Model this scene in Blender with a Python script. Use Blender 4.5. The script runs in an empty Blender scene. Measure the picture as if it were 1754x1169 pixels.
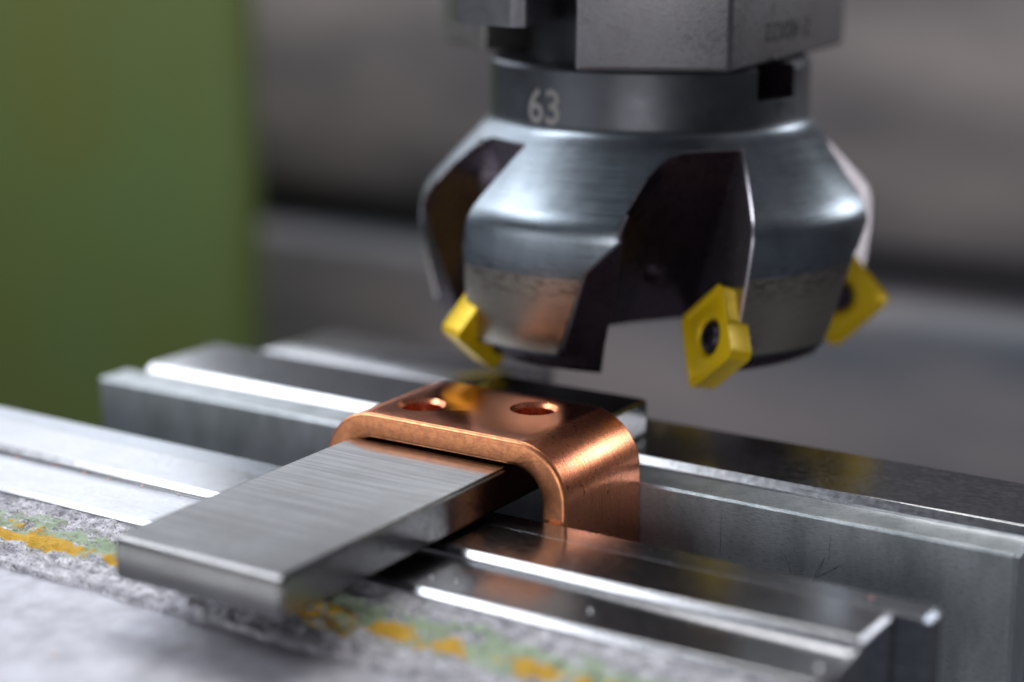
import bpy, bmesh, math, random
from mathutils import Vector, Matrix, noise
random.seed(7)
S = 0.00126            # one drawing unit in metres
sc = bpy.context.scene
col = sc.collection
# ------------------------------------------------------------------ camera
TH = math.radians(14)
F = Vector((-.5401*math.cos(TH), .8416*math.cos(TH), -math.sin(TH))).normalized()
R = Vector((.8416, .5401, 0)).normalized()
U = R.cross(F)
cam_d = bpy.data.cameras.new('camera'); cam = bpy.data.objects.new('camera', cam_d); col.objects.link(cam)
cam.matrix_world = Matrix(((R.x, U.x, -F.x, 0), (R.y, U.y, -F.y, 0), (R.z, U.z, -F.z, 68.8*S), (0, 0, 0, 1)))
cam_d.sensor_width = 36; cam_d.lens = 65.55; cam_d.clip_start = .01; cam_d.clip_end = 20
cam_d.dof.use_dof = True; cam_d.dof.focus_distance = 210*S; cam_d.dof.aperture_fstop = 7.0; cam_d.dof.aperture_blades = 9
sc.camera = cam
# ------------------------------------------------------------------ world, lamps, exposure
w = bpy.data.worlds.new('World'); sc.world = w; w.use_nodes = True
bgn = w.node_tree.nodes['Background']; bgn.inputs[0].default_value = (.50, .53, .60, 1); bgn.inputs[1].default_value = .19
sc.view_settings.view_transform = 'Standard'; sc.view_settings.look = 'None'; sc.view_settings.exposure = 0; sc.view_settings.gamma = 1
TARGET = Vector((-112, 185, 5))
def lamp(name, az, el, dist, sx, sy, power, color):
    """area lamp seen from the work piece at azimuth az (degrees right of the view direction) and elevation el"""
    a, e = math.radians(az), math.radians(el)
    f2 = Vector((F.x, F.y, 0)).normalized()
    d = (f2*math.cos(a) + R*math.sin(a))*math.cos(e) + Vector((0, 0, math.sin(e)))
    l = bpy.data.lights.new(name, 'AREA'); l.shape = 'RECTANGLE'; l.size = sx*S; l.size_y = sy*S; l.energy = power; l.color = color
    o = bpy.data.objects.new(name, l); col.objects.link(o)
    o.location = (TARGET + d*dist)*S; o.rotation_euler = (-d).to_track_quat('-Z', 'Y').to_euler()
    return o
lamp('window_light', -42.5, 32, 620, 680, 430, 2.75, (.90, .94, 1))
lamp('ceiling_light', 8, 62, 520, 260, 200, 2.4, (1, .98, .94))
lamp('room_light', -168, 9, 620, 280, 150, 1.0, (1, .97, .96))
lamp('left_light', -91, 47, 560, 290, 150, 1.6, (.93, .96, 1))
lamp('left_fill', -120, 6, 600, 380, 200, .55, (.97, .98, 1))
lamp('right_light', 62, 21, 300, 80, 70, .26, (.95, .97, 1))

# ------------------------------------------------------------------ helpers
def tag(o, label=None, cat=None, group=None, kind=None):
    if label: o['label'] = label
    if cat: o['category'] = cat
    if group: o['group'] = group
    if kind: o['kind'] = kind
    return o
def empty(name, loc, label, cat, group=None):
    o = bpy.data.objects.new(name, None); col.objects.link(o); o.location = Vector(loc)*S; o.empty_display_size = .005
    o['org'] = list(loc)
    return tag(o, label, cat, group)
def origin(o):
    v = Vector((0, 0, 0))
    while o: v += Vector(o.location); o = o.parent
    return v
def link(name, me, mats, parent=None, smooth=35):
    """mesh in drawing units, world coordinates -> object in metres"""
    po = origin(parent) if parent else Vector((0, 0, 0))
    cen = Vector((0, 0, 0))
    if not parent:
        xs = [v.co for v in me.vertices]
        cen = Vector(((min(p.x for p in xs)+max(p.x for p in xs))/2, (min(p.y for p in xs)+max(p.y for p in xs))/2, min(p.z for p in xs)))*S
    for v in me.vertices: v.co = v.co*S - po - cen
    for m in (mats if isinstance(mats, (list, tuple)) else [mats]): me.materials.append(m)
    for p in me.polygons: p.use_smooth = True
    me.set_sharp_from_angle(angle=math.radians(smooth))
    o = bpy.data.objects.new(name, me); col.objects.link(o)
    if parent: o.parent = parent
    else: o.location = cen
    return o
def to_mesh(bm, name='m'):
    bmesh.ops.recalc_face_normals(bm, faces=bm.faces)
    me = bpy.data.meshes.new(name); bm.to_mesh(me); bm.free(); return me
def obj(name, bm, mats, parent=None, smooth=35): return link(name, to_mesh(bm, name), mats, parent, smooth)
def box(x0, x1, y0, y1, z0, z1, bev=0, seg=2, bm=None):
    b = bmesh.new()
    bmesh.ops.create_cube(b, size=1)
    for v in b.verts: v.co = Vector((x0+(v.co.x+.5)*(x1-x0), y0+(v.co.y+.5)*(y1-y0), z0+(v.co.z+.5)*(z1-z0)))
    if bev: bmesh.ops.bevel(b, geom=b.edges[:], offset=bev, segments=seg, affect='EDGES', profile=.5)
    return b
def prism(poly, z0, z1, bev=0, seg=2):
    b = bmesh.new(); n = len(poly)
    lo = [b.verts.new((p[0], p[1], z0)) for p in poly]; hi = [b.verts.new((p[0], p[1], z1)) for p in poly]
    b.faces.new(lo[::-1]); b.faces.new(hi)
    for i in range(n): b.faces.new((lo[i], lo[(i+1) % n], hi[(i+1) % n], hi[i]))
    if bev: bmesh.ops.bevel(b, geom=b.edges[:], offset=bev, segments=seg, affect='EDGES', profile=.5)
    return b
def extr_x(prof, x0, x1):
    """closed profile of (y, z) points extruded along X"""
    b = bmesh.new(); n = len(prof)
    a = [b.verts.new((x0, p[0], p[1])) for p in prof]; c = [b.verts.new((x1, p[0], p[1])) for p in prof]
    b.faces.new(a); b.faces.new(c[::-1])
    for i in range(n): b.faces.new((a[i], c[i], c[(i+1) % n], a[(i+1) % n]))
    return b
def boolean(me, cutters, op='DIFFERENCE'):
    o = bpy.data.objects.new('tmp', me); col.objects.link(o); tmp = [o]
    for c in cutters:
        co = bpy.data.objects.new('tmpc', c); col.objects.link(co); tmp.append(co)
        m = o.modifiers.new('b', 'BOOLEAN'); m.operation = op; m.solver = 'EXACT'; m.object = co
    dg = bpy.context.evaluated_depsgraph_get(); dg.update()
    r = bpy.data.meshes.new_from_object(o.evaluated_get(dg))
    for t in tmp: bpy.data.objects.remove(t)
    return r
# ------------------------------------------------------------------ materials
class NT:
    def __init__(s, name):
        s.m = bpy.data.materials.new(name); s.m.use_nodes = True; s.t = s.m.node_tree; s.n = s.t.nodes; s.l = s.t.links
        s.b = s.n['Principled BSDF']
        s.geo = s.n.new('ShaderNodeNewGeometry')
    def set(s, **k):
        for a, v in k.items():
            i = s.b.inputs[a.replace('_', ' ')]
            if hasattr(v, 'links') or hasattr(v, 'is_output'): s.l.new(v, i)
            else: i.default_value = v
        return s
    def coord(s, scale=(1, 1, 1), rot=(0, 0, 0)):
        """world position in drawing units (nothing here moves), stretched"""
        m = s.n.new('ShaderNodeVectorMath'); m.operation = 'SCALE'; s.l.new(s.geo.outputs['Position'], m.inputs[0]); m.inputs['Scale'].default_value = 1/S
        p = s.n.new('ShaderNodeMapping'); s.l.new(m.outputs[0], p.inputs[0]); p.inputs['Scale'].default_value = scale; p.inputs['Rotation'].default_value = rot
        return p.outputs[0]
    def noise(s, scale, stretch=(1, 1, 1), detail=4, rough=.55, rot=(0, 0, 0), dist=0):
        n = s.n.new('ShaderNodeTexNoise'); s.l.new(s.coord(stretch, rot), n.inputs['Vector'])
        n.inputs['Scale'].default_value = scale; n.inputs['Detail'].default_value = detail; n.inputs['Roughness'].default_value = rough; n.inputs['Distortion'].default_value = dist
        return n.outputs['Fac']
    def ramp(s, fac, stops, interp='LINEAR'):
        r = s.n.new('ShaderNodeValToRGB'); s.l.new(fac, r.inputs[0]); r.color_ramp.interpolation = interp
        e = r.color_ramp.elements
        while len(e) < len(stops): e.new(.5)
        for i, (p, c) in enumerate(stops):
            e[i].position = p; e[i].color = (c, c, c, 1) if not isinstance(c, (tuple, list)) else (*c, 1)
        return r.outputs[0]
    def math(s, op, a, b=None):
        m = s.n.new('ShaderNodeMath'); m.operation = op
        for i, v in enumerate((a, b)):
            if v is None: continue
            if hasattr(v, 'is_output'): s.l.new(v, m.inputs[i])
            else: m.inputs[i].default_value = v
        return m.outputs[0]
    def rng(s, v, a, b, c, d):
        m = s.n.new('ShaderNodeMapRange'); s.l.new(v, m.inputs[0])
        for i, x in enumerate((a, b, c, d)): m.inputs[i+1].default_value = x
        return m.outputs[0]
    def mix(s, f, a, b, kind='MIX'):
        m = s.n.new('ShaderNodeMix'); m.data_type = 'RGBA'; m.blend_type = kind
        for i, v in ((0, f), (6, a), (7, b)):
            if hasattr(v, 'is_output'): s.l.new(v, m.inputs[i])
            else: m.inputs[i].default_value = v if i == 0 else (*v, 1)
        return m.outputs[2]
    def xyz(s):
        p = s.n.new('ShaderNodeSeparateXYZ'); s.l.new(s.coord(), p.inputs[0]); return p.outputs
    def bump(s, h, strength, dist, bevel=0):
        b = s.n.new('ShaderNodeBump'); s.l.new(h, b.inputs['Height']); b.inputs['Strength'].default_value = strength; b.inputs['Distance'].default_value = dist*S
        if bevel:
            v = s.n.new('ShaderNodeBevel'); v.samples = 4; v.inputs['Radius'].default_value = bevel*S; s.l.new(v.outputs[0], b.inputs['Normal'])
        s.l.new(b.outputs[0], s.b.inputs['Normal']); return s

def steel(name, base=(.56, .57, .60), rough=(.2, .36), streak=(.03, 1, 1), sscale=6, bump=.12, bevel=.2, blotch=.25, bdist=.04, sk=.25, dark=(.25, .24, .24), spots=.0, aniso=0, fineb=.25):
    t = NT(name)
    st = t.noise(sscale, streak, 3, .6)
    bl = t.noise(.16, (1, 1, 1), 5, .6)
    fine = t.noise(1.2, (1, 1, 1), 5, .65)
    c = t.mix(t.ramp(bl, [(.35, 0), (.75, blotch)]), base, dark)
    c = t.mix(t.math('MULTIPLY', t.ramp(st, [(.35, 1), (.6, 0)]), sk), c, tuple(x*.55 for x in base))
    if spots:
        sp = t.noise(2.2, (1, 1, 1), 3, .6)
        c = t.mix(t.ramp(sp, [(.66, 0), (.72, spots)]), c, (.08, .07, .06))
    r = t.math('ADD', t.rng(fine, .3, .7, rough[0], rough[1]), t.math('MULTIPLY', st, .08))
    t.set(Base_Color=c, Metallic=1.0, Roughness=r, Anisotropic=aniso)
    h = t.math('ADD', st, t.math('MULTIPLY', fine, fineb))
    return t.bump(h, bump, bdist, bevel).m

M = {}
M['jaw'] = steel('ground_steel_jaw', base=(.53, .54, .57), rough=(.11, .2), streak=(.03, 1, 1), sscale=4, bump=.06, spots=.5)
M['plate'] = steel('hardened_jaw_plate', base=(.45, .48, .53), rough=(.14, .24), streak=(.05, 1, 1), sscale=5, bump=.08, spots=.4)
M['bar'] = steel('ground_parallel_bar', fineb=.02, sk=.75, dark=(.13, .125, .12), base=(.24, .24, .245), rough=(.14, .22), streak=(.025, 1, 1), sscale=2.2, bump=.45, bevel=.35, blotch=.45, spots=0)

# back jaw face: fine milled grain, scratches
t = NT('back_jaw_face')
g1 = t.noise(5, (.25, 1, 1), 3, .7); bl = t.noise(.22, (1, 1, .35), 5, .6); fl = t.noise(5, (.22, 1, 1), 4, .75)
c = t.mix(t.ramp(bl, [(.38, 0), (.68, .75)]), (.60, .65, .69), (.30, .34, .36))
c = t.mix(t.ramp(fl, [(.48, 0), (.72, .55)]), c, (.14, .15, .16))
t.set(Base_Color=c, Metallic=.55, Roughness=t.rng(g1, .3, .7, .24, .42)); t.bump(t.math('ADD', g1, fl), .4, .06, .15); M['bjface'] = t.m

# copper
t = NT('polished_copper')
x, y, z = t.xyz()
st = t.noise(3.2, (.05, 1, .05), 3, .65, (0, 0, .12)); bl = t.noise(.35, (1, 1, 1), 5, .6); sp = t.noise(.9, (1, 1, 1), 2, .5)
top = t.rng(z, 8.35, 8.47, 0, 1)
c = t.mix(t.ramp(bl, [(.35, 0), (.7, 1)]), (.97, .335, .19), (.95, .36, .155))
c = t.mix(t.math('MULTIPLY', t.ramp(sp, [(.69, 0), (.74, .8)]), t.math('SUBTRACT', 1, top)), c, (.22, .10, .06))
c = t.mix(t.math('MULTIPLY', t.ramp(st, [(.3, .4), (.5, 0)]), t.math('SUBTRACT', 1, top)), c, (.5, .2, .11))
def spot(c_, px, rad):
    d_ = t.n.new('ShaderNodeVectorMath'); d_.operation = 'DISTANCE'; t.l.new(t.coord(), d_.inputs[0]); d_.inputs[1].default_value = px
    v_ = t.math('ADD', d_.outputs['Value'], t.math('MULTIPLY', t.math('SUBTRACT', t.noise(2.2, (1, 1, 1), 3, .7), .5), 1.2))
    return t.mix(t.rng(v_, rad*.8, rad*1.25, .8, 0), c_, (.16, .07, .04))
c = spot(c, (-99.60, 168.65, 5.52), .42)
c = spot(c, (-99.40, 169.98, 4.18), .2)
rr = t.mix(top, (.27, .27, .27), (.12, .12, .12))
fn = t.noise(2.5, (1, 1, 1), 4, .6)
t.set(Base_Color=c, Metallic=1.0, Roughness=t.math('ADD', rr, t.rng(fn, .3, .7, -.02, .06)))
t.bump(t.math('ADD', t.math('MULTIPLY', st, t.rng(z, 8.35, 8.47, 1, .3)), t.math('MULTIPLY', fn, .05)), .5, .05, .0); M['copper'] = t.m
t = NT('copper_milled_edge')
ed = t.noise(1.1, (1, 1, 1), 5, .7); e2 = t.noise(4, (1, 1, 1), 3, .6)
c = t.mix(t.ramp(ed, [(.4, 0), (.62, .8)]), (.98, .41, .18), (.70, .27, .15))
c = t.mix(t.ramp(e2, [(.58, 0), (.7, .5)]), c, (.45, .3, .2))
t.set(Base_Color=c, Metallic=1.0, Roughness=t.rng(ed, .3, .7, .26, .42)); t.bump(t.math('ADD', ed, e2), .35, .09); M['copper_edge'] = t.m

# cast skin with paint remains
t = NT('rough_cast_iron_with_paint')
x, y, z = t.xyz()
n1 = t.noise(.9, (.6, 1, 1), 6, .65); n2 = t.noise(.32, (.45, 1.2, 1), 5, .6); n3 = t.noise(3.2, (1, 1, 1), 4, .7); n4 = t.noise(.35, (.5, 1.3, 1), 4, .65, (0, 0, 2))
c = t.mix(t.ramp(n1, [(.35, 0), (.65, 1)]), (.30, .295, .34), (.84, .83, .90))
def band(v, c0, hw, soft):
    return t.math('SUBTRACT', 1, t.rng(t.math('ABSOLUTE', t.math('SUBTRACT', v, c0)), hw, hw+soft, 0, 1))
yw = t.math('ADD', y, t.math('MULTIPLY', t.math('SUBTRACT', n2, .5), 7))
g = t.math('MULTIPLY', band(yw, 138.2, 1.6, 1.4), t.ramp(n4, [(.42, 0), (.5, 1)]))
c = t.mix(t.ramp(n3, [(.38, .8), (.47, 0)]), c, (.06, .06, .07))
c = t.mix(t.math('MULTIPLY', g, .85), c, (.45, .60, .38))
yl = t.math('MULTIPLY', band(yw, 137.0, .9, .35), t.ramp(t.noise(.16, (1, 1, 1), 3, .6), [(.38, 0), (.44, 1)]))
c = t.mix(yl, c, (.86, .50, .03))
paint = t.math('MAXIMUM', yl, g)
t.set(Base_Color=c, Metallic=t.math('SUBTRACT', .7, t.math('MULTIPLY', paint, .7)), Roughness=t.math('ADD', t.rng(n3, .3, .7, .30, .5), t.math('MULTIPLY', paint, .1)))
t.bump(t.math('ADD', t.math('ADD', n1, t.math('MULTIPLY', n3, .7)), t.math('MULTIPLY', paint, .5)), .9, .4); M['cast'] = t.m
t = NT('dull_machined_casting')
n1 = t.noise(.3, (1, 1, 1), 6, .6); n3 = t.noise(3, (1, 1, 1), 4, .7)
c = t.mix(t.ramp(n1, [(.3, 0), (.7, 1)]), (.36, .36, .40), (.58, .58, .65))
t.set(Base_Color=c, Metallic=.55, Roughness=t.rng(n3, .3, .7, .36, .5)); t.bump(t.math('ADD', n1, t.math('MULTIPLY', n3, .3)), .35, .15); M['castflat'] = t.m

# cutter
t = NT('turned_cutter_steel')
x, y, z = t.xyz()
rg = t.noise(6, (.02, .02, 1), 3, .6); bl = t.noise(.3, (1, 1, .6), 4, .6); fl = t.noise(1.1, (.55, .55, 2.0), 5, .75)
zb = t.math('SUBTRACT', 1, t.rng(t.math('ABSOLUTE', t.math('SUBTRACT', z, 20.2)), .4, 3.4, 0, 1))
c = t.mix(t.ramp(bl, [(.35, 0), (.7, .5)]), (.27, .31, .35), (.14, .165, .19))
c = t.mix(t.rng(z, 20.9, 21.3, .85, 0), c, (.50, .44, .36))  # tan reflection put into the base colour below the crease
c = t.mix(t.math('MULTIPLY', zb, t.ramp(fl, [(.46, 0), (.66, .9)])), c, (.07, .07, .07))
t.set(Base_Color=c, Metallic=1.0, Roughness=t.rng(rg, .3, .7, .25, .38), Anisotropic=.4)
t.bump(rg, .2, .05, .3); M['cutsteel'] = t.m
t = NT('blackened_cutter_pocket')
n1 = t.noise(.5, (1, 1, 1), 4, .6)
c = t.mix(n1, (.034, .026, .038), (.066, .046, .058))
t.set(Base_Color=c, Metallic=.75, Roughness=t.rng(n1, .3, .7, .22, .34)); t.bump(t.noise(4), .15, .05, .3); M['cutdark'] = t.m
t = NT('milled_rake_wall')
n1 = t.noise(.5, (1, 1, 1), 4, .6)
t.set(Base_Color=t.mix(n1, (.36, .34, .38), (.50, .48, .52)), Metallic=.9, Roughness=t.rng(n1, .3, .7, .2, .28)); t.bump(t.noise(4), .1, .05, .2); M['rake'] = t.m
t = NT('gunmetal_cutter_neck')
n1 = t.noise(.4, (1, 1, 1), 4, .6); rg = t.noise(5, (.03, .03, 1), 3, .6)
c = t.mix(n1, (.075, .08, .095), (.12, .13, .145))
t.set(Base_Color=c, Metallic=.9, Roughness=t.rng(n1, .3, .7, .34, .44)); t.bump(rg, .08, .04, .25); M['neck'] = t.m
t = NT('grey_laser_marking'); t.set(Base_Color=(.30, .29, .28, 1), Metallic=.2, Roughness=.6); M['mark'] = t.m
t = NT('dark_engraving'); t.set(Base_Color=(.02, .02, .02, 1), Metallic=.2, Roughness=.6); M['engrave'] = t.m
t = NT('yellow_coated_carbide')
n1 = t.noise(1.4, (1, 1, 1), 4, .65)
c = t.mix(t.ramp(n1, [(.35, 0), (.7, 1)]), (1, .72, .008), (.95, .60, .006))
t.set(Base_Color=c, Metallic=.2, Roughness=t.rng(n1, .3, .7, .28, .42)); t.bump(t.noise(6), .12, .05, .25); M['insert'] = t.m
t = NT('black_oxide_screw'); t.set(Base_Color=(.07, .065, .085, 1), Metallic=.8, Roughness=.32); t.bump(t.noise(3), .1, .05, .15); M['screw'] = t.m
M['holder'] = steel('worn_holder_steel', base=(.32, .32, .345), rough=(.26, .44), streak=(1, 1, 1), sscale=3, bump=.5, bevel=.35, blotch=.7, spots=.7)
t = NT('tarnished_holder_steel')
n1 = t.noise(.5, (1, 1, 1), 5, .6); n2 = t.noise(2.5, (1, 1, .3), 4, .6)
c = t.mix(t.ramp(n1, [(.35, 0), (.7, 1)]), (.30, .29, .27), (.42, .41, .39))
t.set(Base_Color=c, Metallic=.9, Roughness=t.rng(n2, .3, .7, .34, .5)); t.bump(n2, .25, .06, .3); M['holder2'] = t.m
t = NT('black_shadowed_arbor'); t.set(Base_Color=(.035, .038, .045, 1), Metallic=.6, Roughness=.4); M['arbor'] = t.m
# background
def paint(name, a, b, sc_=.012, rough=.45, stretch=(1, 1, 1)):
    t = NT(name); n = t.noise(sc_, stretch, 3, .5)
    t.set(Base_Color=t.mix(t.ramp(n, [(.35, 0), (.65, 1)]), a, b), Roughness=rough); t.bump(t.noise(.3), .1, .3); return t.m
M['green'] = paint('green_machine_paint', (.14, .17, .035), (.125, .19, .055))
M['grey1'] = paint('grey_brown_machine_paint', (.10, .095, .11), (.38, .33, .31), .018, .45, (.35, 1, 1))
M['grey2'] = paint('blue_grey_machine_paint', (.11, .13, .16), (.36, .31, .31), .018, .45, (.35, 1, 1))
M['slot'] = paint('dark_gap_paint', (.06, .055, .065), (.08, .07, .075))

# ------------------------------------------------------------------ background machine
o = obj('machine_column', box(-760, -368, 420, 436, -420, 50, 7.5, 4), M['green']); tag(o, 'green painted machine column, out of focus at the left behind the vise', 'machine')
mb = empty('grey_machine', (-100, 560, -420), 'grey machine body with a dark horizontal gap, out of focus behind the cutter', 'machine')
obj('upper_cover', box(-760, 420, 520, 700, -40, 62, 4, 2), M['grey1'], mb)
obj('unseen_dark_panel', box(90, 100, -60, 560, 45, 560, 3), M['slot'], mb)  # unseen wall added at the right to darken reflections in the cutter
obj('unseen_head_panel', box(-405, 420, 528, 700, 62.5, 420, 6, 2), M['slot'], mb)  # unseen upper part, sized and darkened for dark reflections in jaws and bar
obj('gap_liner', box(-740, 400, 534, 690, -54, -40.5), M['slot'], mb)
obj('lower_cover', box(-760, 420, 512, 700, -420, -54.5, 7, 3), M['grey2'], mb)

# ------------------------------------------------------------------ vise
XL, XR = -330, -59.7
vise = empty('machine_vise', (-120, 170, -60), 'steel machine vise with rough painted casting clamping the copper piece', 'vise')
# front jaw: ground top, cast shoulder, flat shelf
prof = [(161.1, -60), (161.1, 0), (153.35, 0), (152.7, -.65), (152.7, -.95), (143.9, -.95), (143.3, -1.5), (143.3, -60)]
b = extr_x(prof, XL, XR)
bmesh.ops.bevel(b, geom=[e for e in b.edges if all(v.co.x > XR-.1 for v in e.verts)], offset=.35, segments=2, affect='EDGES')
fj = obj('front_jaw', b, M['jaw'], vise)
prof = [(165.2, -60), (165.2, -.35), (164.85, 0), (161.16, -.03), (161.16, -60)]
b = extr_x(prof, XL, -56.2)
bmesh.ops.bevel(b, geom=[e for e in b.edges if all(v.co.x > -57 for v in e.verts)], offset=.5, segments=2, affect='EDGES')
obj('jaw_plate', b, M['plate'], fj)
# rough cast shoulder (a dense sheet that slopes down to the shelf)
def grid(xs, ys, fz):
    b = bmesh.new(); rows = []
    for yy in ys: rows.append([b.verts.new((x, yy, fz(x, yy))) for x in xs])
    for j in range(len(ys)-1):
        for i in range(len(xs)-1): b.faces.new((rows[j][i], rows[j][i+1], rows[j+1][i+1], rows[j+1][i]))
    return b, rows
def ar(a, b, n): return [a+(b-a)*i/(n-1) for i in range(n)]
def zc(x, y):
    u = (y-131.6)/(143.4-131.6)
    zz = -4.0 + 2.3*(max(0, u)**1.3)
    n = noise.fractal(Vector((x*.45, y*.75, 3)), .9, 2.1, 4)*.6 + noise.noise(Vector((x*1.3, y*1.6, 9)))*.3
    wl = min(1, max(0, (143.4-y)/.6))
    e = 131.6+.5*noise.noise(Vector((x*.12, 0, 5)))+.25*noise.noise(Vector((x*.8, 0, 7)))
    if y < e: return -4.9
    return zz + n*wl*min(1, max(0.15, (y-e)/2))
bm_, rows = grid(ar(XL, -60.0, 700), ar(131.0, 143.4, 46), zc)
# give the sheet thickness down at its rim
rim = [v for v in rows[0]]+[r[-1] for r in rows[1:]]
low = [bm_.verts.new((v.co.x, v.co.y, -12)) for v in rim]
for i in range(len(rim)-1): bm_.faces.new((rim[i], rim[i+1], low[i+1], low[i]))
obj('cast_shoulder', bm_, M['cast'], fj, 180)
def zf(x, y): return -4.6 + .10*noise.fractal(Vector((x*.09, y*.09, 1)), 1, 2, 3)
b, rows = grid(ar(XL, -60.2, 220), ar(40, 132.2, 90), zf)
rim = [r[-1] for r in rows]; low = [b.verts.new((v.co.x, v.co.y, -60)) for v in rim]
for i in range(len(rim)-1): b.faces.new((rim[i], rim[i+1], low[i+1], low[i]))
obj('casting_shelf', b, M['castflat'], fj, 60)
obj('vise_bed', box(XL, -40, 60, 230, -75, -61, 1), M['castflat'], vise)
# back jaw
bj = obj('back_jaw', (lambda: extr_x([(188.6, -60), (188.75, .1), (189.6, 1.0), (203.6, 1.0), (204.2, .5), (204.2, -60)], -183.2, -54.4))(), M['jaw'], vise)
b = extr_x([(182.8, -60), (182.8, -.3), (183.1, 0), (188.2, 0), (188.5, -.3), (188.5, -60)], -186.5, -54.6)
bmesh.ops.bevel(b, geom=[e for e in b.edges if abs(e.verts[0].co.x-e.verts[1].co.x) < .1 and abs(e.verts[0].co.x) < 60], offset=.35, segments=2, affect='EDGES')
obj('jaw_plate', b, M['bjface'], bj)
obj('rear_block', box(-176, -135, 204.3, 222, -60, .8, .8), M['jaw'], bj)
# scratches on the back jaw face: shallow dark gouges
def gouge(x0, z0, x1, z1, wd):
    d = Vector((x1-x0, 0, z1-z0)); n = Vector((-d.z, 0, d.x)).normalized()*wd
    b = bmesh.new(); a, c = Vector((x0, 182.78, z0)), Vector((x1, 182.78, z1)); m_ = (a+c)/2
    v = [b.verts.new(p) for p in (a, m_+n, c, m_-n)]; q = b.verts.new(m_+Vector((0, .1, 0)))
    for i in range(4): b.faces.new((v[i], v[(i+1) % 4], q))
    return b
for g_ in ((-77.6, -8.3, -76.1, -4.6, .16), (-77.2, -7.3, -73.9, -4.9, .06), (-75.6, -4.9, -75.5, -1.6, .03), (-88.9, -1.5, -88.9, -7, .05), (-81, -5, -79.8, -7.6, .04), (-95, -1, -92, -4.5, .03)):
    o = obj('scratch', gouge(*g_), M['engrave'], bj)

# ------------------------------------------------------------------ parallel bar
def bar_bm():
    b = box(-128.6, -106.9, 127.0, 197.3, .5, 5.05, 0)
    fr = [e for e in b.edges if all(v.co.y < 128 and v.co.z > 4 for v in e.verts)]
    bmesh.ops.bevel(b, geom=fr, offset=.8, segments=1, affect='EDGES')
    bmesh.ops.bevel(b, geom=[e for e in b.edges if e.calc_face_angle(0) > 1.2], offset=.3, segments=2, affect='EDGES')
    for v in b.verts: v.co.z += (v.co.y-165)*.013 + .17; v.co.x += (v.co.y-165)*.012
    return b
o = obj('flat_steel_bar', bar_bm(), M['bar'], None, 50); tag(o, 'flat ground steel bar lying across the vise jaws through the copper bracket', 'steel bar')

# ------------------------------------------------------------------ copper bracket
def ushape():
    xo0, xo1, zt, th, r = -132.3, -99.3, 8.5, 3.1, 6.6
    ri = r-th+.3; n = 12; out = []; inn = []
    out += [(xo1, -14)]
    for i in range(n+1): a = math.pi/2*i/n; out.append((xo1-r+r*math.cos(a), zt-r+r*math.sin(a)))
    for i in range(n+1): a = math.pi/2*i/n; out.append((xo0+r-r*math.sin(a), zt-r+r*math.cos(a)))
    out += [(xo0, -14)]
    xi0, xi1, zi = xo0+th, xo1-th, zt-th+.15
    inn += [(xi0, -14)]
    for i in range(n+1): a = math.pi/2*i/n; inn.append((xi0+ri-ri*math.cos(a), zi-ri+ri*math.sin(a)))
    for i in range(n+1): a = math.pi/2*i/n; inn.append((xi1-ri+ri*math.sin(a), zi-ri+ri*math.cos(a)))
    inn += [(xi1, -14)]
    loop = out+inn
    b = bmesh.new(); f = [b.verts.new((p[0], 165.45, p[1])) for p in loop]; k = [b.verts.new((p[0], 182.7, p[1])) for p in loop]
    b.faces.new(f); b.faces.new(k[::-1]); N = len(loop)
    for i in range(N): b.faces.new((f[i], f[(i+1) % N], k[(i+1) % N], k[i]))
    bmesh.ops.recalc_face_normals(b, faces=b.faces)
    es = [e for e in b.edges if (abs(e.verts[0].co.y-e.verts[1].co.y) < 1e-4)]
    bmesh.ops.bevel(b, geom=es, offset=.55, segments=4, affect='EDGES', profile=.5, clamp_overlap=True)
    return to_mesh(b)
def hole(x, y, r, z0=2, z1=12):
    b = bmesh.new()
    prof = [(r, z0), (r, 8.0), (r+.46, 8.47), (r+.6, z1)]
    N = 48; rings = [[b.verts.new((x+q*math.cos(2*math.pi*i/N), y+q*math.sin(2*math.pi*i/N), zz)) for i in range(N)] for q, zz in prof]
    for a, c in zip(rings, rings[1:]):
        for i in range(N): b.faces.new((a[i], a[(i+1) % N], c[(i+1) % N], c[i]))
    b.faces.new(rings[0]); b.faces.new(rings[-1])
    return to_mesh(b)
me = boolean(ushape(), [hole(-122.87, 171.89, 2.4), hole(-110.85, 177.54, 2.4)])
for p in me.polygons: p.material_index = 1 if (p.center.y < 165.9 or p.center.y > 182.3) else 0
o = link('copper_bracket', me, [M['copper'], M['copper_edge']], None, 40)
tag(o, 'bent copper bracket with two drilled holes clamped between the vise jaws', 'copper bracket')

# ------------------------------------------------------------------ milling cutter
AX = Vector((-119.9, 221.0, 0))
f2 = Vector((F.x, F.y, 0)).normalized()
def er(al): a = math.radians(al); return R*math.cos(a) - f2*math.sin(a)       # al: 0 right of the lens, 90 towards it
def et(al): a = math.radians(al); return -R*math.sin(a) - f2*math.cos(a)
def uv(u, v, z=0): return AX + R*u - f2*v + Vector((0, 0, z))
PROF = [(0, 12), (17, 12), (18, 8.4), (25.4, 8.2), (26.2, 8.9), (26.6, 10.6), (29.2, 10.8), (29.4, 11.2), (29.9, 14.5), (30.8, 21.3), (30.95, 23.2), (30.95, 25.6), (30.8, 26.6), (30.45, 27.6), (29.9, 28.5), (29.2, 29.4), (25.6, 33.3), (23.5, 35.5), (22.7, 36.4), (22.0, 37.1), (21.5, 37.8), (21.3, 38.5), (21.3, 45.2), (20.9, 45.7), (0, 45.7)]
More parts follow.
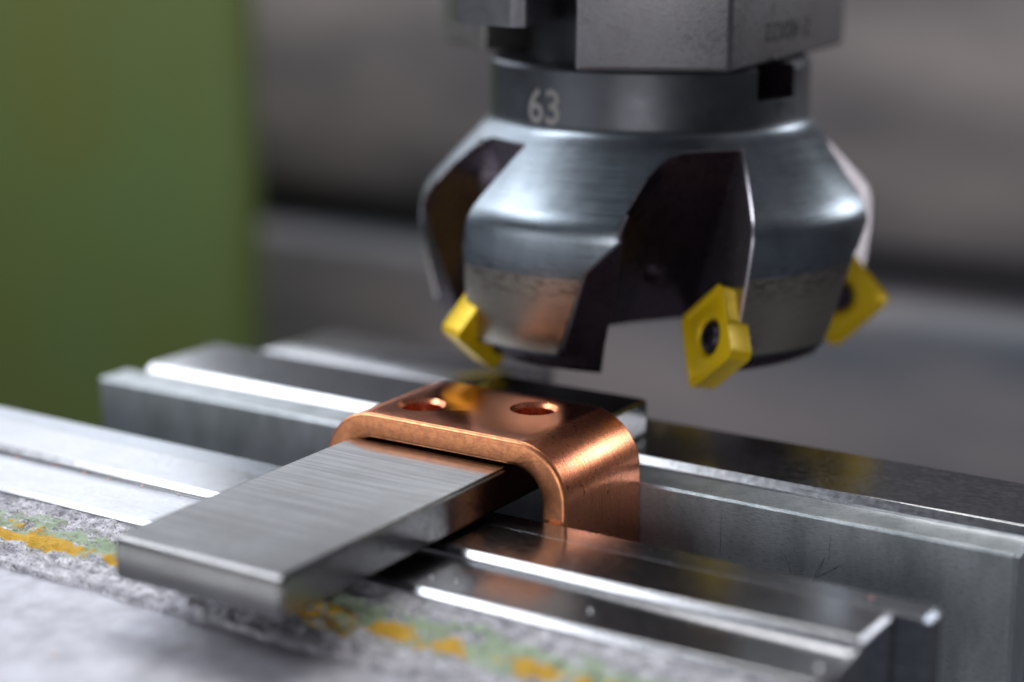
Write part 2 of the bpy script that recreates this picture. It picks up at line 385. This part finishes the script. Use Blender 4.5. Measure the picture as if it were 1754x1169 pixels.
def lathe(prof, N=144):
    b = bmesh.new(); rings = []
    for r_, z_ in prof:
        if r_ == 0: rings.append([b.verts.new(AX+Vector((0, 0, z_)))]); continue
        rings.append([b.verts.new(AX+Vector((r_*math.cos(2*math.pi*i/N), r_*math.sin(2*math.pi*i/N), z_))) for i in range(N)])
    for a, c in zip(rings, rings[1:]):
        for i in range(N):
            j = (i+1) % N
            if len(a) == 1: b.faces.new((a[0], c[j], c[i]))
            elif len(c) == 1: b.faces.new((a[i], a[j], c[0]))
            else: b.faces.new((a[i], a[j], c[j], c[i]))
    return b
def prof_r(z):
    best = None
    for (r0, z0), (r1, z1) in zip(PROF[7:], PROF[8:-1]):
        if min(z0, z1) <= z <= max(z0, z1) and z1 != z0: return r0+(r1-r0)*(z-z0)/(z1-z0)
    return None
LEV = [(2, -2.2, 8, (9.5, 5.5), (11.8, 10.8), (21.5, 12.2), (20.6, 19.6)), (12, -3.3, 10.7, (12.3, 5.2), (14.1, 10.3), (23.6, 11.6), (23.6, 17)), (22, -4.4, 15, (16.8, 4.8), (19, 9.8), (27.5, 10.9), (26.9, 15)),
       (26.2, -4.86, 17, (18.6, 4.1), (20.6, 8.6), (28.6, 10.7), (28.7, 11.1)), (29.5, -5.23, 19, (20.3, 3.2), (22, 7), (27.2, 9.7), (27.5, 9.9)), (31.6, -5.46, 19.7, (21.2, 2.7), (22.4, 5.8), (26.2, 8.3), (26.5, 8.5)), (33.2, -5.63, 20.2, (21.8, 2.3), (22.8, 4.6), (24.6, 6.6), (24.9, 6.8)),
       (34.3, -5.75, 20.7, (22.2, 1.9), (22.8, 3.7), (23.8, 5.2), (24.1, 5.4)), (35.2, -5.85, 20.9, (22.5, 1.7), (22.9, 2.8), (23.0, 3.4), (23.2, 3.7)), (35.8, -5.92, 21.3, (22.6, 1.1), (22.7, 1.3), (22.8, 1.5), (22.9, 1.7))]
def gullet(base):
    e, tt = er(base), et(base); b = bmesh.new(); rings = []
    for z, t0, rc0, cr, fl_, p2, ou in LEV:
        d = Vector((.45, .9)).normalized()*26 if z < 24 else Vector((.7, .7)).normalized()*26
        far = (ou[0]+d.x, ou[1]+d.y)
        pts = [(rc0, t0), (60, t0), (60, far[1]), far, ou, p2, fl_, cr]
        rings.append([b.verts.new(AX+e*p[0]+tt*p[1]+Vector((0, 0, z))) for p in pts])
    for a, c in zip(rings, rings[1:]):
        for i in range(8):
            b.faces.new((a[i], a[(i+1) % 8], c[(i+1) % 8], c[i]))
    b.faces.new(rings[0]); b.faces.new(rings[-1])
    bmesh.ops.triangulate(b, faces=b.faces[:])
    return to_mesh(b)
def cyl_between(p, q, r, N=24):
    b = bmesh.new(); d = (q-p); L = d.length; rot = d.to_track_quat('Z', 'Y').to_matrix().to_4x4()
    bmesh.ops.create_cone(b, cap_ends=True, segments=N, radius1=r, radius2=r, depth=L, matrix=Matrix.Translation((p+q)/2) @ rot)
    return b
BASES = [79, 151.5, 7, 223, 295]
cut = []
for bs in BASES:
    cut.append(gullet(bs)); e, tt = er(bs), et(bs); zv = Vector((0, 0, 1))
    cut.append(to_mesh(cyl_between(AX+e*10+tt*3.0+zv*19, AX+e*26+tt*3.0+zv*19, 1.4)))
    # relief bore at the insert's outer corner, and a clearance above the insert
    cut.append(to_mesh(cyl_between(AX+e*30.2+tt*(-8)+zv*12.6, AX+e*30.2+tt*6+zv*12.6, 1.25)))
for a in (45, 225):
    e, tt = er(a), et(a); b = bmesh.new(); bmesh.ops.create_cube(b, size=1)
    for v in b.verts: v.co = AX + e*(20+v.co.x*12) + tt*(v.co.y*7.6) + Vector((0, 0, 46.6+v.co.z*10.4))
    bmesh.ops.bevel(b, geom=[ed for ed in b.edges if abs((ed.verts[0].co-ed.verts[1].co).dot(e)) > 1], offset=.7, segments=3, affect='EDGES')
    cut.append(to_mesh(b))
me = boolean(to_mesh(lathe(PROF)), cut)
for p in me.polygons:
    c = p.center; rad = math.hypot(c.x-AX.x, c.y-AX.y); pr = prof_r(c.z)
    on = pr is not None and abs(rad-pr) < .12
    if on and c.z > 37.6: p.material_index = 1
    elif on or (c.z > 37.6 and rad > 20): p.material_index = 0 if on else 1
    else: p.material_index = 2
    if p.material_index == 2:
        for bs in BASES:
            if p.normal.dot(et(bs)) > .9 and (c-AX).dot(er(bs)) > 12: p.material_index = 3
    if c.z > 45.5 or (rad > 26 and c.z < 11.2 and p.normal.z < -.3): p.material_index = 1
bb = bmesh.new(); bb.from_mesh(me)
bmesh.ops.remove_doubles(bb, verts=bb.verts[:], dist=.3)
es = [e_ for e_ in bb.edges if len(e_.link_faces) == 2 and {e_.link_faces[0].material_index, e_.link_faces[1].material_index} == ({0, 2} if 2 in {e_.link_faces[0].material_index, e_.link_faces[1].material_index} else {0, 3}) and e_.calc_length() > .05]
bmesh.ops.bevel(bb, geom=es, offset=.24, segments=1, affect='EDGES', material=3, clamp_overlap=False)
bb.to_mesh(me); bb.free()
cutter = empty('milling_cutter', (AX.x, AX.y, 8), 'round face milling cutter with yellow inserts, marked 63, hanging above the copper bracket', 'milling cutter')
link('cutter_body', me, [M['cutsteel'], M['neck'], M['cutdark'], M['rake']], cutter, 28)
# inserts
def frame(base):
    """origin at the bottom tip; axes: a = outwards-up edge, c = inwards-up edge, n = face normal"""
    e, tt, zv = er(base), et(base), Vector((0, 0, 1))
    n = (tt + e*.2 + zv*.24).normalized()        # rake: leans back upwards and outwards
    up = (zv - n*zv.dot(n)).normalized(); ou = up.cross(n)
    if ou.dot(e) < 0: ou = -ou
    a_ = math.radians(6); ou, up = ou*math.cos(a_)-up*math.sin(a_), up*math.cos(a_)+ou*math.sin(a_)
    cen = AX + e*26.3 + tt*(-.75) + zv*13.3
    return cen, ou, up, n
def insert_bm(base):
    cen, ou, up, n = frame(base); N = 96; hs = 5.15; b = bmesh.new()
    def ring(h, depth, cut_=.93):
        pts = []
        for i in range(N):
            a = 2*math.pi*i/N + math.pi/4
            dx, dy = math.cos(a), math.sin(a)
            r1 = h/max(abs(dx), abs(dy)); r2 = h*math.sqrt(2)*cut_/max(1e-6, (abs(dx)+abs(dy))/math.sqrt(2))
            r_ = min(r1, r2)
            x_, y_ = dx*r_, dy*r_
            X = (x_-y_)/math.sqrt(2); Y = (x_+y_)/math.sqrt(2)     # turn 45 degrees: corners point up, down, in, out
            pts.append(b.verts.new(cen+ou*X+up*Y+n*depth))
        return pts
    def circ(r_, depth):
        return [b.verts.new(cen+ou*(r_*math.cos(2*math.pi*i/N+math.pi/2))+up*(r_*math.sin(2*math.pi*i/N+math.pi/2))+n*depth) for i in range(N)]
    rings = [ring(4.95, -3.1), ring(hs-.12, -.25), ring(hs, 0), ring(hs-.4, -.02), ring(hs-1.0, -.42), circ(2.75, -.42), circ(2.35, -.75), circ(2.15, -1.7)]
    for a, c in zip(rings, rings[1:]):
        for i in range(N): b.faces.new((a[i], a[(i+1) % N], c[(i+1) % N], c[i]))
    b.faces.new(rings[0]); b.faces.new(rings[-1])
    return b
def screw_bm(base):
    cen, ou, up, n = frame(base); N = 48; b = bmesh.new()
    def ring(fr, depth): return [b.verts.new(cen+(ou*math.cos(2*math.pi*i/N)+up*math.sin(2*math.pi*i/N))*fr(2*math.pi*i/N)+n*depth) for i in range(N)]
    star = lambda k: (lambda a: k*(1+.16*math.cos(6*a)))
    rings = [ring(lambda a: 2.05, -1.4), ring(lambda a: 2.05, -.6), ring(lambda a: 1.7, -.3), ring(star(1.0), -.22), ring(star(.9), -1.2)]
    for a, c in zip(rings, rings[1:]):
        for i in range(N): b.faces.new((a[i], a[(i+1) % N], c[(i+1) % N], c[i]))
    b.faces.new(rings[0]); b.faces.new(rings[-1])
    return b
for bs in [79.4, 149.5, 7, 223, 295]:
    ins = obj('insert', insert_bm(bs), M['insert'], cutter, 25)
    obj('screw', screw_bm(bs), M['screw'], ins, 30)
# ------------------------------------------------------------------ lettering
def text_mesh(txt, size, bold, ext=.0, dens=.35):
    cu = bpy.data.curves.new('t', 'FONT'); cu.body = txt; cu.size = size; cu.offset = bold; cu.extrude = ext; cu.align_x = 'CENTER'; cu.resolution_u = 6
    o_ = bpy.data.objects.new('t', cu); col.objects.link(o_)
    dg = bpy.context.evaluated_depsgraph_get(); dg.update()
    me_ = bpy.data.meshes.new_from_object(o_.evaluated_get(dg)); bpy.data.objects.remove(o_)
    b = bmesh.new(); b.from_mesh(me_)
    x0 = min(v.co.x for v in b.verts); x1 = max(v.co.x for v in b.verts); k = int((x1-x0)/dens)
    for i in range(1, k+1):
        bmesh.ops.bisect_plane(b, geom=b.verts[:]+b.edges[:]+b.faces[:], plane_co=(x0+(x1-x0)*i/(k+1), 0, 0), plane_no=(1, 0, 0))
    return b
b = text_mesh('63', 6.1, .10, .03)
for v in b.verts:
    al = 132.6 - math.degrees(v.co.x*.93/21.3)
    v.co = AX + er(al)*(21.32+v.co.z) + Vector((0, 0, 38.55+v.co.y))
obj('size_marking', b, M['mark'], cutter, 60)

# ------------------------------------------------------------------ tool holder (arbor with drive lugs)
hold = empty('tool_holder', (AX.x, AX.y, 46.3), 'worn steel tool holder with angular drive lugs clamping the milling cutter from above', 'tool holder')
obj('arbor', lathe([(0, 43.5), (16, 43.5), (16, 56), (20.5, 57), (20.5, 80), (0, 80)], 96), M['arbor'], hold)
ZT = 82
def lug(pts, z0, mats, name='drive_lug', bev=.65):
    return obj(name, prism([uv(u_, v_)[:2] for u_, v_ in pts], z0, ZT, bev, 3), mats, hold, 30)
C_ = Vector((7.7, 26.6)); E_ = Vector((28.0, -12.5))
front = lug([(-10.9, 24.0), (C_.x, C_.y), (E_.x, E_.y), (14, -14), (-9, 10)], 45.9, M['holder'])
left = lug([(-26.3, 10.0), (-25.3, 15.0), (-18.6, 23.6), (-16.7, 24.4), (-10.6, 4), (-16, -3)], 51.0, M['holder'], 'clamp_lug', .45)
lug([(-22.1, 0.8), (-28.2, -13), (-20, -22), (-12, -8)], 46.2, M['holder2'], 'drive_lug', .6)
# stamped size, upside down on the right flank of the front lug
d2 = (E_-C_).normalized(); nrm2 = Vector((-d2.y, d2.x))
if nrm2.x < 0: nrm2 = -nrm2
b = text_mesh('Z 40X22', 3.5, .0, .05, 3)
for v in b.verts:
    s_ = 20.5 - v.co.x*1.4
    zz = 50.85 - v.co.y + (s_-20.5)*-.015
    p = C_ + d2*s_ + nrm2*(.02+v.co.z)
    v.co = uv(p.x, p.y, zz)
obj('stamped_size', b, M['engrave'], front, 60)

# ------------------------------------------------------------------ loose chips
def chip(x, y, z, s, mat, label, grp='loose metal chips on the vise'):
    b = bmesh.new(); bmesh.ops.create_icosphere(b, subdivisions=2, radius=s)
    for v in b.verts: v.co = Vector((v.co.x*1.2, v.co.y, v.co.z*.7))*(1+.35*noise.noise(v.co*4/s+Vector((x, y, z)))) + Vector((x, y, z+s*.45))
    o_ = obj('metal_chip', b, mat, None, 60); tag(o_, label, 'metal chip', grp)
t = NT('bright_chip'); t.set(Base_Color=(.9, .92, .95, 1), Metallic=1.0, Roughness=.12); M['chip'] = t.m
t = NT('copper_chip'); t.set(Base_Color=(.95, .5, .35, 1), Metallic=1.0, Roughness=.15); M['cchip'] = t.m
chip(-103.9, 146.6, -.95, .16, M['chip'], 'tiny bright chip on the front jaw ledge close to the steel bar')
chip(-101.2, 147.2, -.95, .14, M['chip'], 'tiny bright chip on the front jaw ledge, second from the steel bar')
chip(-85.6, 147.6, -.95, .20, M['chip'], 'small bright chip midway along the front jaw ledge')
chip(-61.2, 147.0, -.95, .26, M['chip'], 'bright chip at the right end of the front jaw ledge')
chip(-63.0, 163.6, 0, .16, M['cchip'], 'reddish copper chip near the right end of the front jaw top')
chip(-128.3, 117.6, -4.6, .18, M['cchip'], 'pale pinkish chip on the flat shelf in front of the steel bar')
ORD = ['first', 'second', 'third', 'fourth', 'fifth', 'sixth', 'seventh']
for k in range(7):
    x_ = -170+k*5.5+random.uniform(-1.5, 1.5)
    chip(x_, 152.3-random.random()*.3, -.95, .13, M['cchip'], 'tiny copper chip in the front jaw groove, %s left of the steel bar' % ORD[6-k], 'copper chips in the front jaw groove')
